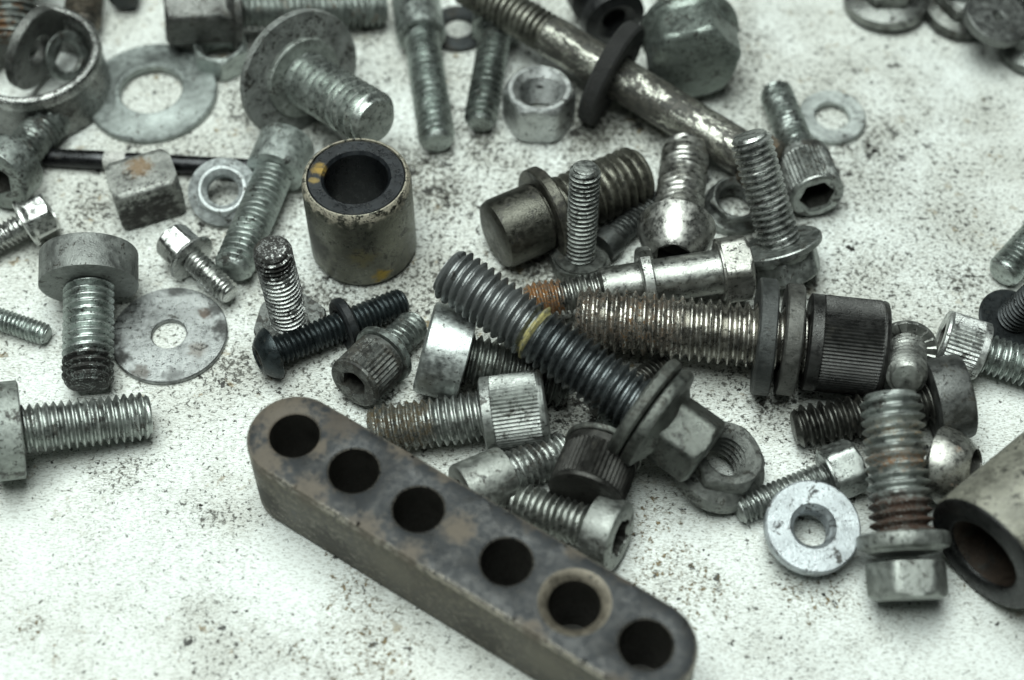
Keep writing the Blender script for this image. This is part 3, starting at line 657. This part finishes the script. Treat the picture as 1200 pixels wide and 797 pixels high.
# --- right
def right():
    bolt('flange_bolt', 'small serrated flange bolt with stubby thread outward beside the big black socket head', 'bolt', (1062, 410), (1063, 444), 48, ('hex', dict(af=46, fl=72, ft=6, serr=18, h=26)), zA=8.2, zB=14.0, pitch=1.35, mat=metal((.40, .41, .385), .42, .22, .05))
    bolt('socket_screw', 'bright zinc knurled cap screw with thread leaving toward the black flange disc', 'screw', (1152, 413), (1245, 444), 48, ('round', dict(dia=70, knurl=44, ch=.6, socket='hex', sr=20)), H=(1101, 395), mat=metal(ZINC, .34, .12), hmat=metal(BRIGHT, .38, .30))
    bolt('disc_head_bolt', 'dark bolt with low disc head, thread passing under the rusty upright flange bolt', 'bolt', (1090, 471), (930, 502), 52, ('round', dict(dia=100, ch=.8)), H=(1132, 462), pitch=1.6, mat=metal((.11, .11, .10), .36, .35), hmat=metal((.15, .155, .15), .5, .35))
    bolt('flange_bolt', 'thick zinc flange bolt with rust streaked thread lying across the dark disc head bolt', 'bolt', (1058, 626), (1044, 462), 75, ('hex', dict(af=84, fl=108, ft=18, cone=.6, neck=6)), H=(1059, 704), zA=9.0, zB=17.6, mat=metal((.42, .45, .43), .38, .34, .10, .75, .3, bands=[(-1, 6.0, (.055, .030, .020), .75), (11, 13.5, RUST, .52), (16, 18.5, (.24, .15, .06), .45)]), hmat=metal((.37, .39, .365), .42, .32, .03, .7, .3), seg=48, spin=.52)
    bolt('hex_bolt', 'small zinc hex bolt lying against the whitish blue flange nut', 'bolt', (968, 558), (864, 599), 36, ('hex', dict(af=60, h=24)), H=(1004, 542), mat=metal((.45, .475, .455), .36, .30), spin=.2)
    c = (945, 626); sc = scale_at(P(*c, 4)); v, f = nut_mesh(88/sc, 5.2, 23/sc, 1.0, Rf=56/sc, ft=1.9); v = [(x, -y, 5.2-z) for x, y, z in v]
    flat_thing('flange_nut', 'whitish blue zinc flange nut, flat round face up, beside the rusty flange bolt', 'nut', c, 1.9, (.05, -.24, 1), v, f, metal((.56, .60, .62), .44, .36, .03, .75, .35))
    bolt('button_screw', 'shiny domed button bolt with rusty face between the rusty bolt and the pipe', 'screw', (1102, 545), (1050, 540), 46, ('round', dict(dia=92, dome=1, socket='hex', sr=24)), H=(1144, 550), mat=metal((.42, .43, .41), .34, .3), hmat=metal((.56, .56, .52), .30, .28, .38, .92, .2))
    # pipe
    c = (1150, 652); zc = 11.2; p = P(*c, zc); sc = scale_at(p); Ro = 79/sc; p = P(*c, Ro); u = Vector((.76, .62, .02)).normalized()
    ri = Ro*.60
    t = thing('pipe', 'thick walled grey pipe with blackened cut end lying beside the rusty upright bolt', 'pipe', p, frame(u))
    v, f = loft([(.9, Ro-.25), (1.3, Ro), (70, Ro), (70, ri+.2), (69, ri+.3), (.9, ri+.3)], 80, wrap=True)
    mesh('wall', v, f, metal((.30, .295, .245), .5, .36, .03, .45, .3), t)
    v, f = loft([(.0, Ro-.9), (.45, Ro-.25), (.9, Ro-.22), (.9, ri), (.4, ri+.1), (.0, ri+.7)], 80, wrap=True)
    mesh('cut_end', v, f, metal((.035, .036, .036), .34, .15, .06, .7, .25), t)
    v, f = loft([(.9, ri+.28), (68, ri+.28), (68, ri-.1), (.9, ri)], 64, wrap=True)
    mesh('bore', v, f, metal((.05, .035, .025), .6, .4, .25, .3, .4), t)
    # right edge
    bolt('flange_bolt', 'black bolt with wide thin black flange, thread leaning outward over the bright knurled cap screw', 'bolt', (1186, 374), (1222, 340), 40, ('hex', dict(af=44, fl=80, ft=6, h=22, cone=.4)), zA=5.0, zB=16, mat=metal((.035, .04, .042), .36, .14, 0, .5, .2))
    bolt('socket_screw', 'bright bolt tip with thread lying beyond the black flange disc', 'screw', (1228, 262), (1174, 322), 42, ('round', dict(dia=60, h=30)), mat=metal(ZINC, .28, .25))
right()

# ------------------------------------------------------------------ crumbs of dirt
def crumbs():
    rnd = random.Random(4)
    vsl, fs = [], []
    def crumb(p, s):
        b = len(vsl); k = 7
        for i in range(k):
            a = TAU*i/k; r = s*rnd.uniform(.55, 1.1)
            vsl.append((p.x+r*math.cos(a), p.y+r*math.sin(a)*.8, .01)); 
        for i in range(k):
            a = TAU*i/k; r = s*rnd.uniform(.3, .6)
            vsl.append((p.x+r*math.cos(a), p.y+r*math.sin(a)*.8, s*rnd.uniform(.35, .7)))
        for i in range(k):
            j = (i+1) % k; fs.append((b+i, b+j, b+k+j, b+k+i))
        fs.append(tuple(b+k+i for i in range(k)))
    for (x, y, s) in ((998, 292, 5), (994, 290, 4), (1018, 171, 5), (1024, 177, 5), (917, 318, 3), (92, 225, 4), (500, 190, 4), (523, 232, 4), (528, 218, 3), (570, 155, 3), (866, 457, 3.5), (235, 592, 3), (289, 716, 2.5), (1027, 312, 2), (965, 697, 3), (915, 748, 3), (233, 415, 2)):
        p = P(x, y); crumb(p, s/scale_at(p))
    for i in range(420):
        x, y = rnd.gauss(600, 330), rnd.gauss(330, 190)
        if not (0 < x < 1200 and 0 < y < 797): continue
        p = P(x, y); crumb(p, rnd.choice((.12, .16, .2, .3)))
    k = NT('dry_dirt'); k.b.inputs['Base Color'].default_value = (.03, .028, .024, 1); k.b.inputs['Roughness'].default_value = .85
    o = mesh('dirt_crumbs', vsl, fs, k.m, sharp=20); o['kind'] = 'stuff'; o['label'] = 'dark dirt crumbs scattered over the white bench'; o['category'] = 'dirt'
crumbs()
